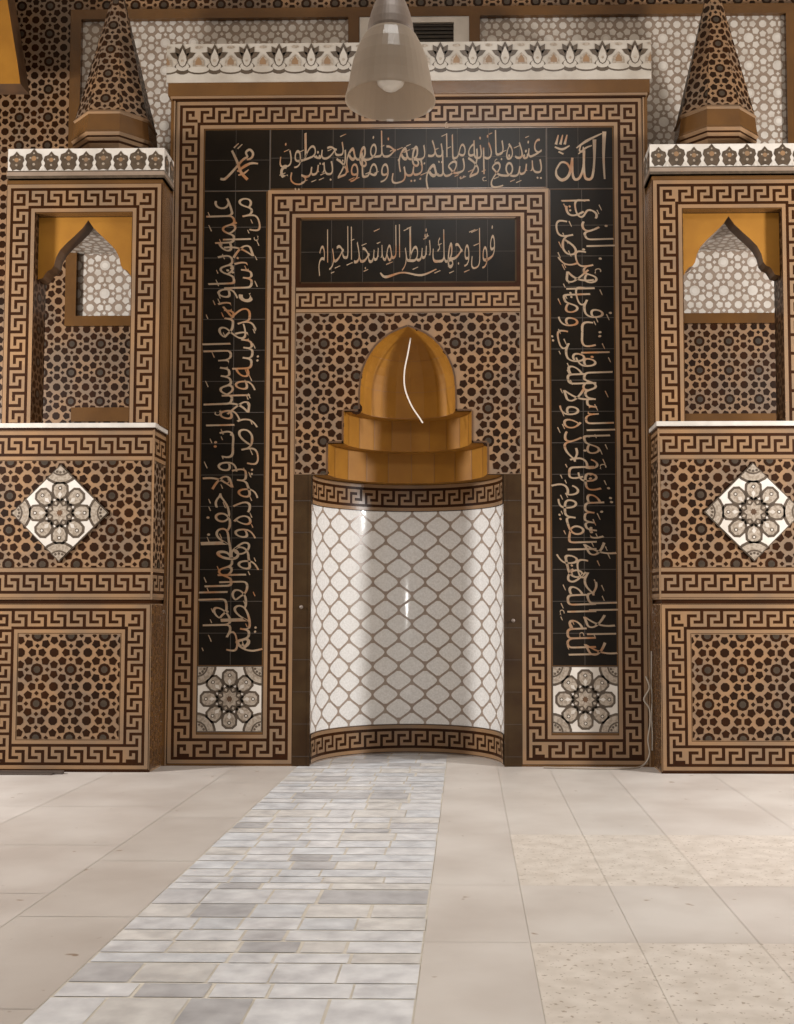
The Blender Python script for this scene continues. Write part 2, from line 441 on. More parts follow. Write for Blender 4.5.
for s, word in ((1, 'allah'), (-1, 'muhammad')):
    pn = PM()
    pn.face([F0(u, v, .002) for u, v in rect(s*1.265, s*1.862, 5.21, 5.777)], 'black')
    joints(pn, F0, min(s*1.265, s*1.862), max(s*1.265, s*1.862), 5.21, 5.777, .284, w=.003)
    for r in (rect(s*1.258, s*1.270, 5.205, 5.777), rect(s*1.258, s*1.862, 5.202, 5.212)):
        pn.face([F0(u, v, .0036) for u, v in r], 'joint')
    p = pn.build('corner_panel', mihrab)
    p['label'] = 'black corner tile with large golden word ' + ('on the right' if s > 0 else 'on the left')
    lt = PM()
    # coordinates inside a unit square, x right, y up
    K1 = 1 if word == 'allah' else .76
    q = lambda x, y: (s*1.563+(x-.5)*.565*K1, 5.215+(.08 if K1 < 1 else 0)*.56+y*.56*K1)
    S = lambda pts, ws: stroke(lt, F0, [q(*a) for a in pts], [w*.5*(K1+1)/2 for w in ws])
    if word == 'allah':
        S([(.90, .93), (.885, .5), (.90, .14)], (.075, .045, .03))
        S([(.74, .80), (.735, .45), (.70, .18), (.62, .14), (.575, .22), (.57, .55)], (.07, .04, .045, .05, .04, .03))
        S([(.57, .62), (.56, .35), (.50, .17), (.42, .14), (.385, .24), (.385, .48)], (.05, .04, .045, .05, .04, .03))
        S([(.385, .50), (.33, .22), (.22, .13), (.13, .20), (.12, .30)], (.04, .05, .06, .045, .03))
        S([(.12, .30), (.20, .42), (.30, .40), (.36, .28)], (.03, .035, .04, .03))
        S([(.45, .66), (.62, .78), (.86, .90)], (.02, .05, .02))
        S([(.48, .56), (.60, .66), (.70, .70)], (.02, .035, .02))
        S([(.52, .70), (.50, .62), (.55, .60), (.56, .68)], (.02, .03, .03, .02))
        for k in range(3): S([(.12+.07*k, .72), (.16+.07*k, .88)], (.05, .02))
        S([(.10, .68), (.22, .64), (.34, .70)], (.03, .045, .02))
        S([(.16, .60), (.24, .56)], (.03, .03))
    else:
        S([(.38, .76), (.50, .50), (.58, .28), (.72, .12)], (.045, .055, .06, .06))
        S([(.14, .14), (.24, .14), (.38, .28), (.50, .42), (.62, .56), (.72, .62)], (.05, .055, .05, .045, .05, .04))
        S([(.72, .62), (.68, .72), (.76, .78), (.83, .70), (.80, .60), (.70, .56)], (.035, .045, .05, .05, .045, .035))
        S([(.50, .30), (.66, .42), (.80, .48), (.94, .47)], (.04, .06, .05, .03))
        S([(.52, .22), (.64, .26), (.74, .34)], (.03, .045, .02))
        S([(.42, .82), (.52, .92)], (.03, .02)); S([(.50, .80), (.60, .90)], (.03, .02))
    lt.build('lettering', p)

pn = PM()
pn.face([F0(u, v, .002) for u, v in rect(-.98, .98, 4.35, 4.935)], 'black')
joints(pn, F0, -.98, .98, 4.35, 4.935, .284, w=.003)
for r in (rect(-.985, -.972, 4.345, 4.94), rect(.972, .985, 4.345, 4.94), rect(-.985, .985, 4.345, 4.357), rect(-.985, .985, 4.927, 4.94)):
    pn.face([F0(u, v, .0036) for u, v in r], 'strip')
p = pn.build('calligraphy_panel', mihrab); p['label'] = 'small black panel above the half dome with golden script'
lt = PM()
letter_run(lt, F0, 'فول وجهك شطر المسجد الحرام'.split(), 1.62, .52, lambda a, b: (.79-a, 4.385+b), rows=1)
ticks(lt, F0, 26, 1.6, .5, lambda a, b: (.79-a, 4.39+b))
stroke(lt, F0, [(.26, 4.47), (.12, 4.415), (-.05, 4.44), (-.2, 4.40), (-.25, 4.44)], (.01, .02, .014, .026, .01))
lt.build('lettering', p)

for s in (-1, 1):
    pm = PM()
    rosette(pm, F0, s*1.58, .593, .585)
    pm.build('rosette_tile', mihrab)

# star panel round the half dome, with the stepped opening cut out of its plate
DOME = [(.43, 3.175), (.43, 3.27), (.427, 3.38), (.418, 3.48), (.40, 3.56), (.372, 3.63), (.335, 3.70), (.285, 3.77), (.225, 3.83), (.155, 3.88), (.08, 3.915), (0, 3.945)]
OUT = [(.716, ZS), (.716, 2.885), (.577, 2.885), (.577, 3.175)] + DOME
hole = [(-x, z) for x, z in OUT] + [(x, z) for x, z in reversed(OUT[:-1])]
def inside(x, z, gro=.03):
    x = abs(x)
    if z < 2.885: return x < .716+gro
    if z < 3.175+gro*.5: return x < .577+gro
    hw = 0
    for (a, b), (c2, d) in zip(DOME, DOME[1:]):
        if b <= z <= d: hw = a+(c2-a)*(z-b)/(d-b)
    return z < 3.97 and x < hw+gro
pm = PM()
plate = [(-1.018, ZS), *hole, (1.018, ZS), (1.018, 4.072), (-1.018, 4.072)]
n = len(hole)//2
left = [(-1.018, ZS)] + hole[:n+1] + [(0, 4.072), (-1.018, 4.072)]
right = [(1.018, ZS)] + [(-x, z) for x, z in hole[:n+1]] + [(0, 4.072), (1.018, 4.072)]
pm.prism(left, F0, -.05, .002, 'star', 'reveal'); pm.prism(right, F0, -.05, .002, 'star', 'reveal')
stars(pm, F0, rect(-1.010, 1.010, ZS+.005, 4.066), .297, -.165, 3.79, skip=inside, plate=False)
for s in (-1, 1):      # narrow lip of the opening
    for (a, b), (c2, d) in zip(OUT, OUT[1:]):
        nx, nz = (d-b), (a-c2); l = math.hypot(nx, nz); nx, nz = nx/l*.016, nz/l*.016
        pm.face([F0(s*a, b, .006), F0(s*c2, d, .006), F0(s*(c2+nx), d+nz, .006), F0(s*(a+nx), b+nz, .006)], 'reveal')
pm.build('star_panel', mihrab)

# dark jamb strips beside the niche
for s in (-1, 1):
    pm = PM()
    pm.box(s*.862, s*1.018, -.006, .02, 0, ZS, 'strip')
    pm.box(s*.862, s*.885, -.012, 0, 0, ZS, 'strip')
    z = .09
    while z < ZS:
        pm.face([F0(u, v, .0125) for u, v in rect(s*.862, s*1.018, z-.002, z+.002)], 'joint'); z += .284
    pm.build('jamb_strip', mihrab)

# niche: half cylinder lined with ogee tiles
R = .862
C0 = cyl(R)
def ogee_cell(w, h2, t):
    prof = []
    for k in range(-7, 8):
        y = h2*k/7*.999; x = w*(1+math.cos(PI*y/h2))/2
        dx = -w*PI/h2*math.sin(PI*y/h2)/2; l = math.hypot(1, dx)
        X, Y = x-t/l, y+t*dx/l
        if X > .004: prof.append((X, Y))
    return prof
niche = empty('niche'); niche.parent = mihrab
pm = PM(); arc = PI*R; N = 72
for i in range(N):
    u0, u1 = -arc/2+arc*i/N, -arc/2+arc*(i+1)/N
    pm.face([C0(u, v, .0) for u, v in rect(u0, u1, 0, ZS)], 'ogee_line')
CW = arc/10.5/2; CH = .270/2
prof = ogee_cell(CW, CH, .0105)
row = 0; z = .30
while z < 2.34+CH:
    for i in range(-6, 7):
        cu = (i+(.5 if row % 2 else 0))*2*CW
        for (xa, ya), (xb, yb) in zip(prof, prof[1:]):
            za, zb2 = z+ya, z+yb
            if zb2 > 2.345 or za < .285: continue
            K = 4
            for k in range(K):
                ua0, ua1 = cu-xa+2*xa*k/K, cu-xa+2*xa*(k+1)/K
                ub0, ub1 = cu-xb+2*xb*k/K, cu-xb+2*xb*(k+1)/K
                if max(ua1, ub1) > arc/2 or min(ua0, ub0) < -arc/2: continue
                pm.face([C0(ua0, za, .002), C0(ua1, za, .002), C0(ub1, zb2, .002), C0(ub0, zb2, .002)], 'ogee')
    z += CH; row += 1
lin = pm.build('ogee_lining', niche, smooth=True)
lin.data.normals_split_custom_set_from_vertices([Vector((-v.co.x, -v.co.y, 0)).normalized() for v in lin.data.vertices])
for z, nm in ((2.468, 'niche_top_band'), (.15, 'niche_bottom_band')):
    pm = PM(); meander(pm, cyl(R-.006), [(-arc/2+.01, z), (arc/2-.01, z)], .262, sub=.03)
    for zz, dz in ((z-.133, 0), (z+.133, 0)):
        for i in range(N):
            u0, u1 = -arc/2+arc*i/N, -arc/2+arc*(i+1)/N
            pm.face([cyl(R)(u0, zz, 0), cyl(R)(u1, zz, 0), cyl(R)(u1, zz, .008), cyl(R)(u0, zz, .008)], 'dark')
    pm.build('meander_band', niche)
pm = PM()
NF = 10
def arcpts(r, n=NF): return [(r*math.cos(PI-PI*i/n), r*math.sin(PI-PI*i/n)) for i in range(n+1)]
def soffit(r0, r1, z, mat, n0=NF, n1=NF):
    N2 = 40
    def at(r, n, f):
        pts = arcpts(r, n); k = min(int(f*n), n-1); t = f*n-k
        return (pts[k][0]+(pts[k+1][0]-pts[k][0])*t, pts[k][1]+(pts[k+1][1]-pts[k][1])*t)
    for i in range(N2):
        a, b = at(r0, n0, i/N2), at(r0, n0, (i+1)/N2); c3, d = at(r1, n1, (i+1)/N2), at(r1, n1, i/N2)
        pm.face([(a[0], a[1], z), (b[0], b[1], z), (c3[0], c3[1], z), (d[0], d[1], z)], mat)
soffit(R, .716, ZS, 'ochre', 72)
for r, z0, z1 in ((.716, ZS, 2.885), (.577, 2.885, 3.175)):
    pts = arcpts(r)
    for a, b in zip(pts, pts[1:]):
        pm.face([(*a, z0), (*b, z0), (*b, z1), (*a, z1)], 'ochre')
        L2 = lambda f: (a[0]+(b[0]-a[0])*f, a[1]+(b[1]-a[1])*f)
        for f0, f1 in ((0, .02), (.98, 1)):
            p, q = L2(f0), L2(f1)
            pm.face([(p[0]*.996, p[1]*.996, z0), (q[0]*.996, q[1]*.996, z0), (q[0]*.996, q[1]*.996, z1), (p[0]*.996, p[1]*.996, z1)], 'ochre_joint')
soffit(.716, .577, 2.885, 'ochre'); soffit(.577, .43, 3.175, 'ochre')
rings = [(r, z) for r, z in DOME]
for (r0, z0), (r1, z1) in zip(rings, rings[1:]):
    a0, a1 = arcpts(r0), arcpts(max(r1, .001))
    for i in range(NF):
        pm.face([(*a0[i], z0), (*a0[i+1], z0), (*a1[i+1], z1), (*a1[i], z1)], 'ochre')
for z in (3.175, 3.42, 3.70):
    r = [a+(c2-a)*(z-b)/(d-b) for (a, b), (c2, d) in zip(DOME, DOME[1:]) if b <= z <= d][0]*.995
    pts = arcpts(r)
    for a, b in zip(pts, pts[1:]): pm.face([(*a, z-.002), (*b, z-.002), (*b, z+.004), (*a, z+.004)], 'ochre_joint')
dome = pm.build('half_dome', mihrab); dome['label'] = 'ochre tiled half dome rising in two steps'

# cornice over the mihrab
pm = PM()
pm.box(-2.2, 2.2, -.045, .97, 6.085, 6.205, 'umber')
pm.box(-2.165, 2.165, -.02, .97, 6.05, 6.066, 'dark'); pm.box(-2.18, 2.18, -.035, .97, 6.066, 6.086, 'tan')
pm.build('cornice_moulding', mihrab)
pm = PM()
pm.box(-2.215, 2.215, -.055, .97, 6.205, 6.565, 'parapet')
Fc = front(-.055)
per = 4.43/15
def leafshape(cx, cy, ang, l, w):
    pts = [(0, 0), (.3*l, w*.55), (.65*l, w*.5), (l, 0), (.65*l, -w*.5), (.3*l, -w*.55)]
    return [(cx+x*math.cos(ang)-y*math.sin(ang), cy+x*math.sin(ang)+y*math.cos(ang)) for x, y in pts]
for k in range(15):
    cx = -2.215+per*(k+.5); z0 = 6.29
    regc = rect(-2.214, 2.214, 6.206, 6.564)
    put = lambda poly, h, mat: (lambda q: pm.face([Fc(u, v, h) for u, v in q], mat) if len(q) > 2 else None)(clip(poly, regc))
    put(ngon(cx, 6.335, .078, 14, 0, 1.0, .75), .002, 'leaf'); put(ngon(cx, 6.352, .058, 14, 0, 1.05, .72), .003, 'parapet')  # dark crescent below the pale curl is its shadow, painted as a face
    for a in (25, 58, 90, 122, 155):
        put(leafshape(cx, 6.425, math.radians(a), .132 if a != 90 else .14, .052), .004, 'leaf')
    drop = [(cx, 6.52), (cx+.03, 6.45), (cx+.038, 6.41), (cx+.022, 6.365), (cx, 6.35), (cx-.022, 6.365), (cx-.038, 6.41), (cx-.03, 6.45)]
    put([(cx+(x-cx)*1.3, 6.42+(y-6.42)*1.12) for x, y in drop], .005, 'leaf'); put(drop, .006, 'parapet')
    put(ngon(cx, 6.405, .014, 8), .007, 'petal')
    cx2 = cx+per/2
    for cc in (cx2,) + ((cx-per/2,) if k == 0 else ()):
        put(ngon(cc, 6.315, .105, 16, 0, 1.0, .36), .0022, 'leaf'); put(ngon(cc, 6.325, .098, 16, 0, 1, .33), .0032, 'parapet')  # curl between the drops, its shadow painted as a dark arc below
        put([(cc-.055, 6.35), (cc+.055, 6.35), (cc+.05, 6.41), (cc, 6.46), (cc-.05, 6.41)], .0042, 'petal')
        put([(cc-.03, 6.365), (cc+.03, 6.365), (cc+.028, 6.40), (cc, 6.44), (cc-.028, 6.40)], .0052, 'tan')
        put(ngon(cc, 6.53, .03, 10, 0, 1.2, .5), .004, 'petal')
pm.build('floral_parapet', mihrab)

# ================================================================== SIDE TOWERS
def tower(s):
    side_name = 'right' if s > 0 else 'left'
    t = empty('tiled_tower', (s*2.9, 0, 0))
    tag(t, f'tall tiled tower {side_name} of the prayer niche with window, balcony and pointed spire', 'tower')
    # plinth
    y0 = -.38; Fp = front(y0, s)
    pm = PM(); pm.box(s*2.182, s*3.592, y0, .97, 0, 1.437, 'tan')
    pm.box(s*2.20, s*3.57, y0+.012, .9, 1.43, 1.475, 'dark')
    pm.box(s*2.181, s*3.59, y0-.003, y0+.02, .0, .022, 'dark')
    pl = pm.build('plinth', t)
    pm = PM(); meander(pm, Fp, [(2.315, .150), (2.315, 1.308), (3.457, 1.308), (3.457, .150)], .252, closed=True); pm.build('meander_border', pl)
    pm = PM(); stars(pm, Fp, rect(2.448, 3.325, .283, 1.175), .291, 2.56+.02, .583); pm.build('star_panel', pl)
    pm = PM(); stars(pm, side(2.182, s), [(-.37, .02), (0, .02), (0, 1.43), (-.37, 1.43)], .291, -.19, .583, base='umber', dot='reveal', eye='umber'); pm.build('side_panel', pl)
    # balcony
    pm = PM(); pm.box(s*2.185, s*3.785, y0, .97, 1.475, 2.95, 'tan')
    bc = pm.build('balcony', t)
    pm = PM(); meander(pm, Fp, [(2.19, 2.81), (3.78, 2.81)], .262); pm.build('meander_band', bc)
    pm = PM(); meander(pm, Fp, [(2.19, 1.618), (3.78, 1.618)], .262); pm.build('meander_band', bc)
    pm = PM(); stars(pm, Fp, rect(2.20, 3.775, 1.752, 2.676), .297, 2.985-.445, 2.075); pm.build('star_panel', bc)
    pm = PM(); Fs = side(2.185, s)
    stars(pm, Fs, [(-.372, 1.752), (0, 1.752), (0, 2.676), (-.372, 2.676)], .297, -.19, 2.075)
    meander(pm, Fs, [(-.375, 2.81), (-.01, 2.81)], .262); meander(pm, Fs, [(-.375, 1.618), (-.01, 1.618)], .262)
    pm.box(s*2.178, s*2.192, y0-.004, y0+.01, 1.475, 2.95, 'tan')
    pm.build('side_panel', bc)
    pm = PM(); rosette(pm, Fp, 2.985, 2.222, .60, rot=PI/4, h=.022, thick=True); pm.build('rosette_tile', bc)
    pm = PM(); pm.box(s*2.165, s*3.80, y0-.025, 0, 2.965, 3.005, 'stone'); pm.box(s*2.18, s*3.79, y0-.006, .9, 2.945, 2.968, 'dark')
    pm.box(s*2.19, s*3.80, 0, .97, 2.965, 3.005, 'umber')
    pm.build('ledge', t)
    # kiosk
    yk = -.3; Fk = front(yk, s)
    xa, xb, ha, hb, zt, z1 = 2.165, 3.555, 2.432, 3.308, 5.20, 4.902
    pm = PM()
    pm.box(s*xa, s*ha, yk, 0, 3.0, zt, 'umber'); pm.box(s*hb, s*xb, yk, 0, 3.0, zt, 'umber'); pm.box(s*ha, s*hb, yk, 0, z1, zt, 'umber')
    kf = pm.build('window_frame', t)
    pm = PM(); meander(pm, Fk, [(2.30, 3.0), (2.30, 5.036), (3.425, 5.036), (3.425, 3.0)], .258)
    for r in (rect(xa, 2.171, 3.0, 5.165), rect(3.554, 3.5555, 3.0, 5.165)):
        pm.face([Fk(u, v, .002) for u, v in r], 'dark')
    pm.face([Fk(u, v, .002) for u, v in rect(xa, xb, 5.165, 5.2)], 'umber')
    pm.build('meander_border', kf)
    pm = PM()
    stars(pm, side(hb, s), [(yk+.01, 3.005), (-.005, 3.005), (-.005, z1), (yk+.01, z1)], .29, -.15, 3.6, base='reveal')
    stars(pm, lambda u, v, h: (s*(ha+h), u, v), [(yk+.01, 3.005), (-.005, 3.005), (-.005, z1), (yk+.01, z1)], .29, -.15, 3.6, base='reveal')
    pm.build('jamb_lining', kf)
    # ogee arch panel
    pm = PM(); Fa = front(-.20, s)
    cx = 2.858
    arch = [(0, 4.872), (.05, 4.80), (.12, 4.73), (.19, 4.665), (.25, 4.60), (.285, 4.53), (.30, 4.46), (.325, 4.425), (.36, 4.41), (.385, 4.375), (.40, 4.345), (.417, 4.335)]
    for q in (-1, 1):
        e = ha+.006 if q < 0 else hb-.006
        poly = [(cx+q*a, b) for a, b in arch]
        poly[-1] = (e, 4.335)
        poly += [(e, z1-.004), (cx, z1-.004)]
        if q > 0: poly = poly[::-1]
        pm.prism(poly, Fa, -.17, 0, 'ochre', 'reveal')
    pm.build('arch_panel', t)
    # ceiling over the window, clad in the same pale stars
    pm = PM(); pm.box(s*2.19, s*3.66, 0.002, .985, 4.955, 5.2, 'umber')
    stars(pm, under(4.955, s), [(2.2, .01), (3.65, .01), (3.65, .98), (2.2, .98)], .29, 2.6, .4, base='lattice', dot='cell', eye='white', grow=1.12)
    pm.build('soffit', t)
    # cornice
    pm = PM()
    pm.box(s*2.145, s*3.54, yk-.03, -.004, 5.205, 5.475, 'white'); pm.box(s*2.19, s*3.54, -.004, .97, 5.205, 5.475, 'white')
    pm.box(s*2.141, s*3.545, yk-.036, -.002, 5.205, 5.228, 'leaf'); pm.box(s*2.141, s*3.545, yk-.038, -.002, 5.228, 5.262, 'lattice'); pm.box(s*2.141, s*3.545, yk-.036, -.002, 5.262, 5.272, 'leaf')
    def motif(m, a, b):
        nn = round((b-a)/.148); pp = (b-a)/nn
        for k in range(nn):
            c1 = a+pp*(k+.5); big = 1.05 if k % 2 else .92
            sp = [(0, .19), (.022, .155), (.05, .14), (.058, .10), (.046, .075), (.052, .045), (.03, .0), (0, .012)]
            poly = [(c1+x*big*1.3, 5.272+y*big+.004) for x, y in sp] + [(c1-x*big*1.3, 5.272+y*big+.004) for x, y in sp[-2:0:-1]]
            pm.face([m(u, v, .002) for u, v in poly], 'leaf')
            for (dx, dz, r, mt) in ((0, .055, .012, 'petal'), (0, .105, .022, 'tan'), (-.03, .11, .009, 'petal'), (.03, .11, .009, 'petal'), (0, .15, .008, 'petal')):
                pm.face([m(u, v, .003) for u, v in ngon(c1+dx*big, 5.276+dz*big, r*big, 8)], mt)
            c2 = c1+pp/2
            if c2 < b-.01:
                pm.face([m(u, v, .002) for u, v in [(c2-.012, 5.32), (c2+.012, 5.32), (c2+.028, 5.275), (c2+.012, 5.275), (c2, 5.30), (c2-.012, 5.275), (c2-.028, 5.275)]], 'cell')
    motif(front(yk-.03, s), 2.145, 3.54)
    motif(side(2.145, s), yk-.03, -.004)
    pm.build('cornice', t)
    # spire: octagonal pyramid on a stepped ring
    cx, cy = (2.855 if s > 0 else -2.78), .28
    def octa(r, z): return [(cx+r/math.cos(PI/8)*math.cos(PI/8+k*PI/4), cy+r/math.cos(PI/8)*math.sin(PI/8+k*PI/4), z) for k in range(8)]
    def ring(pm, r0, z0, r1, z1, mat):
        a, b = octa(r0, z0), octa(r1, z1)
        for k in range(8): pm.face([a[k], a[(k+1) % 8], b[(k+1) % 8], b[k]], mat)
    sp = PM()
    zb, r0, zp = 5.955, .335, 7.42
    ring(sp, r0, zb, .0, zp, 'umber')
    a, ap = octa(r0, zb), Vector((cx, cy, zp))
    for k in range(8):
        p, q = Vector(a[k]), Vector(a[(k+1) % 8]); mid = (p+q)/2
        ex = (q-p).normalized(); ey = (ap-mid).normalized(); en = ex.cross(ey)
        if en.dot(mid-Vector((cx, cy, zb))) < 0: en = -en
        hl, H = (q-p).length/2, (ap-mid).length
        mp = lambda u, v, h, mid=mid, ex=ex, ey=ey, en=en: tuple(mid+ex*u+ey*v+en*h)
        stars(sp, mp, [(-hl, 0), (hl, 0), (.004, H-.02), (-.004, H-.02)], .27, 0 if k % 2 else .13, .12, base='star')
    spire = sp.build('spire', t)
    pm = PM()
    for r1, z1_, r2, z2, mt in ((.30, 5.475, .31, 5.60, 'strip'), (.31, 5.60, .340, 5.64, 'tan'), (.340, 5.64, .337, 5.665, 'dark'), (.337, 5.665, .355, 5.69, 'tan'), (.355, 5.69, .352, 5.71, 'dark'),
                                (.352, 5.71, .370, 5.735, 'tan'), (.370, 5.735, .360, 5.76, 'umber'), (.360, 5.76, .342, 5.915, 'umber'), (.342, 5.915, .355, 5.93, 'tan'), (.355, 5.93, .334, 5.957, 'tan')):
        ring(pm, r1, z1_, r2, z2, mt)
    pm.build('base_ring', spire)
    pm = PM()
    prof = [(.062, 7.17), (.066, 7.21), (.05, 7.25), (.045, 7.36), (.06, 7.41), (.055, 7.47), (.02, 7.52), (.012, 7.66), (.0, 7.7)]
    for (r1, a1), (r2, a2) in zip(prof, prof[1:]):
        for k in range(14):
            g = lambda r, z, k: (cx+r*math.cos(2*PI*k/14), cy+r*math.sin(2*PI*k/14), z)
            pm.face([g(r1, a1, k), g(r1, a1, k+1), g(r2, a2, k+1), g(r2, a2, k)], 'metal')
    pm.build('finial', spire, smooth=True)
    return t
tower(-1); tower(1)

# ================================================================== SETTING
YB = 1.0
pm = PM()
pm.box(-7.4, 7.4, YB, YB+.3, 0, 8.6, 'star')
Fb = front(YB)
stars(pm, Fb, rect(-7.2, -3.48, .0, 8.58), .291, -3.13, 3.75)
stars(pm, Fb, rect(-3.48, -2.1, 3.0, 4.21), .291, -3.13, 3.75)
stars(pm, Fb, rect(2.1, 3.86, 3.0, 4.22), .291, 2.84, 3.75)
stars(pm, Fb, rect(3.86, 7.2, .0, 8.58), .291, 2.84, 3.75)
stars(pm, Fb, rect(-3.48, 3.86, 7.46, 8.2), .291, -3.13, 3.75)
tag(pm.build('wall_back'), kind='structure')

# pale lattice panels, framed in brown, either side of the vent
pm = PM()
W = dict(base='lattice', dot='cell', eye='white', grow=1.22)
stars(pm, Fb, rect(-3.37, -.66, 4.31, 7.36), .287, -3.1, 4.55, h=.006, **W)
stars(pm, Fb, rect(.66, 3.735, 4.31, 7.36), .287, 2.80, 4.55, h=.006, **W)
pm.build('wall_tiling')
wt = bpy.data.objects['wall_tiling']; wt.name = 'trim_1'; tag(wt, kind='structure')
pm = PM()
for a in ((-3.48, -3.37, 4.31, 7.36), (3.735, 3.86, 4.31, 7.36), (-3.48, 3.86, 7.36, 7.46), (-3.48, 3.86, 4.21, 4.31), (-.66, -.55, 6.3, 7.36), (.56, .67, 6.3, 7.36)):
    pm.box(a[0], a[1], YB-.06, YB+.01, a[2], a[3], 'umber')
pm.box(-3.4, -2.1, YB-.05, YB, 3.25, 3.39, 'umber'); pm.box(2.1, 3.8, YB-.05, YB, 3.17, 3.31, 'umber')
tag(pm.build('trim_2'), kind='structure')

# framed vent above the cornice
vent = tag(empty('wall_vent', (0, YB, 6.6)), 'white framed dark vent opening high above the niche, behind the pendant lamp', 'vent')
pm = PM()
for a in ((-.545, -.38, 6.3, 7.44), (.405, .56, 6.3, 7.44), (-.38, .405, 7.30, 7.44), (-.38, .405, 6.3, 7.09)):
    pm.box(a[0], a[1], YB-.05, YB+.01, a[2], a[3], 'white')
pm.build('surround', vent)
pm = PM(); pm.box(-.38, .405, YB-.012, YB+.005, 7.09, 7.30, 'vent')
for k in range(5):
    z = 7.11+k*.04; pm.prism([(-.375, z), (.40, z), (.40, z+.012), (-.375, z+.012)], Fb, .012, .03, 'vent')
pm.build('louvre', vent)

# ochre arch springer high at the left
ar = tag(empty('arch_springer', (-4.2, .3, 6.4)), 'ochre pointed arch springer hanging at top left corner', 'arch')
pm = PM(); Fl = front(.30)
prof = [(-3.71, 6.38), (-3.745, 6.6), (-3.79, 6.85), (-3.835, 7.1), (-3.88, 7.35), (-3.98, 7.7), (-4.2, 8.1), (-4.6, 8.58), (-7.18, 8.58), (-7.18, 6.38)]
pm.prism(prof, Fl, -.22, 0, 'ochre', 'reveal'); pm.build('springer_body', ar)

pm = PM(); pm.box(-7.4, -7.2, -12.5, YB+.3, 0, 8.6, 'plaster'); tag(pm.build('wall_left'), kind='structure')
pm = PM(); pm.box(7.2, 7.4, -12.5, YB+.3, 0, 8.6, 'plaster'); tag(pm.build('wall_right'), kind='structure')
pm = PM(); pm.box(-7.4, 7.4, -12.5, YB+.3, 8.6, 8.8, 'plaster'); tag(pm.build('ceiling'), kind='structure')

# floor: beige slabs, a strip of small white marble pieces, terrazzo patches
pm = PM()
pm.box(-7.4, 7.4, -12.5, YB+.3, -.12, 0, 'grout')
def tile(x0, x1, y0, y1, mat, tint, g=.004, z=.002):
    pm.face([(x0+g, y0+g, z), (x1-g, y0+g, z), (x1-g, y1-g, z), (x0+g, y1-g, z)], mat, tint)
rnd = random.Random(3)
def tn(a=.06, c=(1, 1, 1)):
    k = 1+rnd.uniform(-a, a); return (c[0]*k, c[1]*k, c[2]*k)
XL, XR = -.975, .352
# left of the strip
ys = [.95, -.55, -2.0, -3.25, -4.35, -5.5, -6.7, -8, -9.5, -12.5]
for a, b in zip(ys, ys[1:]):
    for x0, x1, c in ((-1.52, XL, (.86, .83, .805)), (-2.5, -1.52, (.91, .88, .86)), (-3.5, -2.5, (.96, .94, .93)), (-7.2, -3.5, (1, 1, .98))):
        sh = .0 if x0 != -1.52 else .4
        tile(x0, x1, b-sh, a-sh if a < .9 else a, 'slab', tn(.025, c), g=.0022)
# right of the strip
ys = [.95, -1.2, -2.9, -4.15, -5.1, -6.2, -7.2, -8.6, -12.5]
for a, b in zip(ys, ys[1:]):
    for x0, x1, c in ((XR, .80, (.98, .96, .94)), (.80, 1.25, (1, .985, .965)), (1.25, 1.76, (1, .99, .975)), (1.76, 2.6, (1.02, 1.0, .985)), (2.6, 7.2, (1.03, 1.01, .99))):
        m_ = 'slab'
        if x0 >= .8 and (b == -4.15 or b <= -6.2): m_ = 'terrazzo'
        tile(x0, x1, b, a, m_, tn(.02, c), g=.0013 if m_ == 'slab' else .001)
# strip of small pieces, laid in courses
y = .97
while y > -9:
    l = rnd.choice((.13, .16, .19, .23, .27))
    cuts = [XL] + [v+rnd.uniform(-.05, .05) for v in (-.72, -.46, -.20, .07)] + [XR]
    if rnd.random() < .35: cuts.pop(rnd.randint(1, 4))
    for x0, x1 in zip(cuts, cuts[1:]):
        k = rnd.random()
        c = (1, 1, 1.0) if k < .5 else (.93, .95, .97) if k < .74 else (.97, .94, .89) if k < .90 else (.70, .69, .69) if k < .95 else (.84, .83, .83)
        tile(x0, x1, y-l, y, 'marble', tn(.04, c), g=rnd.uniform(.003, .010), z=.0025)
    y -= l
tag(pm.build('floor'), kind='structure')

# ================================================================== LOOSE THINGS
def tube(name, pts, r, mat, parent=None, seg=8, n=6):
    P = []
    V = [Vector(p) for p in pts]
    for i in range(len(V)-1):
        p0, p1, p2, p3 = V[max(i-1, 0)], V[i], V[i+1], V[min(i+2, len(V)-1)]
        for s in range(n):
            t = s/n
            P.append(.5*((2*p1)+(-p0+p2)*t+(2*p0-5*p1+4*p2-p3)*t*t+(-p0+3*p1-3*p2+p3)*t**3))
    P.append(V[-1])
    rings = []
    up = Vector((0, 1, .1)).normalized()
    for i, p in enumerate(P):
        d = (P[min(i+1, len(P)-1)]-P[max(i-1, 0)]).normalized()
        u = d.cross(up)
        if u.length < .05: u = d.cross(Vector((1, 0, 0)))
        u.normalize(); v = d.cross(u).normalized()
        rings.append([p+u*r*math.cos(2*PI*k/seg)+v*r*math.sin(2*PI*k/seg) for k in range(seg)])
    q = PM()
    for a, b in zip(rings, rings[1:]):
        for k in range(seg): q.face([a[k], a[(k+1) % seg], b[(k+1) % seg], b[k]], mat)
    q.face(rings[0][::-1], mat); q.face(rings[-1], mat)
    return q.build(name, parent, smooth=True)

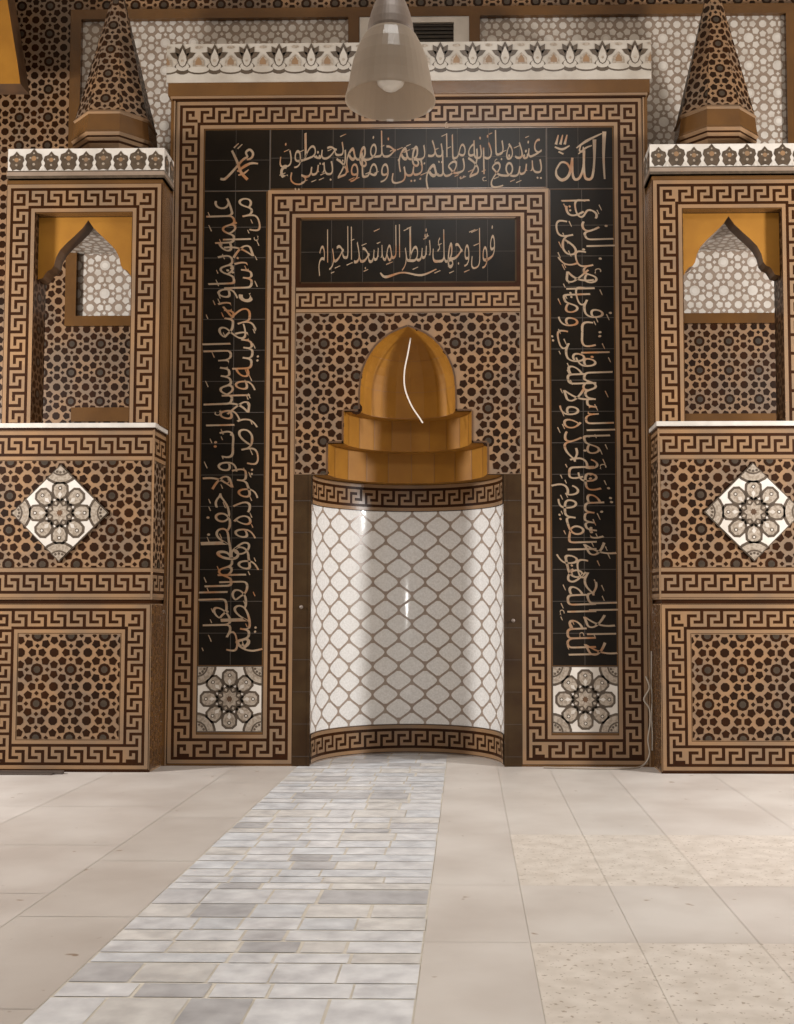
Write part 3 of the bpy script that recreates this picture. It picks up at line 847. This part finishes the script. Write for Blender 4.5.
tag(tube('electric_cable', [(.02, .10, 3.865), (-.005, .11, 3.72), (-.035, .11, 3.56), (-.03, .10, 3.40), (.03, .08, 3.24), (.10, .07, 3.13), (.135, .06, 3.075)], .0065, 'cable'),
    'pale electric cable hanging loose from apex of ochre half dome', 'cable')
tag(tube('electric_cable', [(2.11, -.03, .80), (2.14, -.04, .70), (2.09, -.05, .60), (2.135, -.06, .52), (2.14, -.07, .40), (2.12, -.06, .25), (2.13, -.07, .12), (2.07, -.09, .03), (1.95, -.14, .012), (1.62, -.16, .012), (1.2, -.10, .012)], .0075, 'greycable'),
    'grey electric cable dangling to floor where niche wall meets right tower', 'cable')
tag(tube('electric_cable', [(2.165, -.02, 1.02), (2.162, -.025, .85), (2.16, -.02, .72), (2.165, -.025, .62), (2.16, -.025, .45), (2.165, -.025, .28), (2.162, -.025, .15)], .006, 'greycable'),
    'thin grey cable running up corner beside right tower plinth', 'cable')
pm = PM(); pm.box(-3.7, -2.88, -.52, -.46, .003, .028, 'rubber'); pm.box(-3.7, -2.95, -.56, -.52, .003, .016, 'rubber')
tag(pm.build('floor_strip'), 'thin dark strip lying on floor before left tower plinth', 'strip')
for s, z in ((-1, 1.41), (1, 1.29)):
    q = PM()
    for i in range(8):
        a, b = 2*PI*i/8, 2*PI*(i+1)/8
        for (r0, h0), (r1, h1) in (((.017, .0), (.017, .008)), ((.017, .008), (.008, .012)), ((.008, .012), (.007, .03)), ((.007, .03), (.0, .034))):
            q.face([(s*.945+r0*math.cos(a), -.007-h0, z+r0*math.sin(a)), (s*.945+r0*math.cos(b), -.007-h0, z+r0*math.sin(b)), (s*.945+r1*math.cos(b), -.007-h1, z+r1*math.sin(b)), (s*.945+r1*math.cos(a), -.007-h1, z+r1*math.sin(a))], 'metal')
    tag(q.build('wall_screw'), f"small metal screw in dark strip on {'right' if s > 0 else 'left'} side of niche opening", 'screw')

# pendant lamp
LX, LY = .228, -5.5
lamp = tag(empty('pendant_lamp', (LX, LY, 3.4)), 'frosted glass bell pendant lamp with grey cap hanging before the niche', 'pendant lamp')
def lathe(name, prof, mat, parent, seg=40, top=None):
    q = PM()
    for (r1, a1), (r2, a2) in zip(prof, prof[1:]):
        for k in range(seg):
            g = lambda r, z, k: (LX+r*math.cos(2*PI*k/seg), LY+r*math.sin(2*PI*k/seg), z)
            q.face([g(r1, a1, k), g(r1, a1, k+1), g(r2, a2, k+1), g(r2, a2, k)], mat)
    return q.build(name, parent, smooth=True)
zr = 3.445
lathe('glass_shade', [(.090, zr+.282), (.108, zr+.262), (.132, zr+.215), (.150, zr+.16), (.161, zr+.11), (.167, zr+.07), (.176, zr+.03), (.182, zr+.008), (.182, zr), (.178, zr+.008), (.172, zr+.03), (.163, zr+.07), (.157, zr+.11), (.146, zr+.16), (.128, zr+.215), (.104, zr+.258)], 'frosted', lamp)
lathe('cap', [(.092, zr+.276), (.094, zr+.29), (.090, zr+.32), (.080, zr+.36), (.066, zr+.40), (.052, zr+.43), (.03, zr+.45), (.006, zr+.455)], 'metal', lamp)
lathe('bulb', [(.0, zr+.045), (.03, zr+.052), (.052, zr+.07), (.062, zr+.10), (.056, zr+.14), (.036, zr+.18), (.026, zr+.21), (.026, zr+.28)], 'white', lamp)
lathe('cord', [(.006, zr+.47), (.006, 8.6)], 'metal', lamp, 8)

# ================================================================== LIGHT
def area(name, loc, target, size, power, col=(1, 1, 1)):
    l = bpy.data.lights.new(name, 'AREA'); l.shape = 'DISK'; l.size = size; l.energy = power; l.color = col
    o = bpy.data.objects.new(name, l); COL.objects.link(o); o.location = loc
    o.rotation_euler = (Vector(target)-Vector(loc)).to_track_quat('-Z', 'Y').to_euler()
    return o
area('side_lamp_left', (-7.0, -2.75, 3.4), (-.5, .3, 2.6), .8, 840, (1, .99, .985))
area('side_lamp_right', (7.0, -3.45, 3.4), (.5, .3, 2.6), .8, 960, (1, .99, .985))
area('hall_lamp', (.6, -6.5, 8.3), (.4, -3.0, 0), 2.6, 330, (1, .99, .975))
fl = bpy.data.lights.new('phone_light', 'POINT'); fl.energy = 260; fl.shadow_soft_size = .035; fl.color = (1, .97, .93)
fo = bpy.data.objects.new('phone_light', fl); COL.objects.link(fo); fo.location = (.62, -9.86, 1.47)
w = bpy.data.worlds.new('world'); scene.world = w; w.use_nodes = True
w.node_tree.nodes['Background'].inputs[0].default_value = (1, .99, .97, 1)
w.node_tree.nodes['Background'].inputs[1].default_value = .31

# ================================================================== CAMERA
F = 1100.0; PX, PY = 448.0, 543.0
cd = bpy.data.cameras.new('camera'); cam = bpy.data.objects.new('camera', cd); COL.objects.link(cam)
cd.sensor_fit = 'AUTO'; cd.sensor_width = 36; cd.lens = F/1024*36
cd.shift_x = (397-PX)/1024; cd.shift_y = (PY-512)/1024
cam.location = (60/112, -9.82, 1.41)
cam.rotation_euler = (PI/2+math.atan(64/F), 0, math.radians(1.0))
cd.clip_end = 100
scene.camera = cam
vs = scene.view_settings
scene.display_settings.display_device = 'sRGB'
vs.view_transform = 'Standard'; vs.look = 'None'; vs.gamma = 1; vs.use_curve_mapping = False; vs.exposure = -0.72
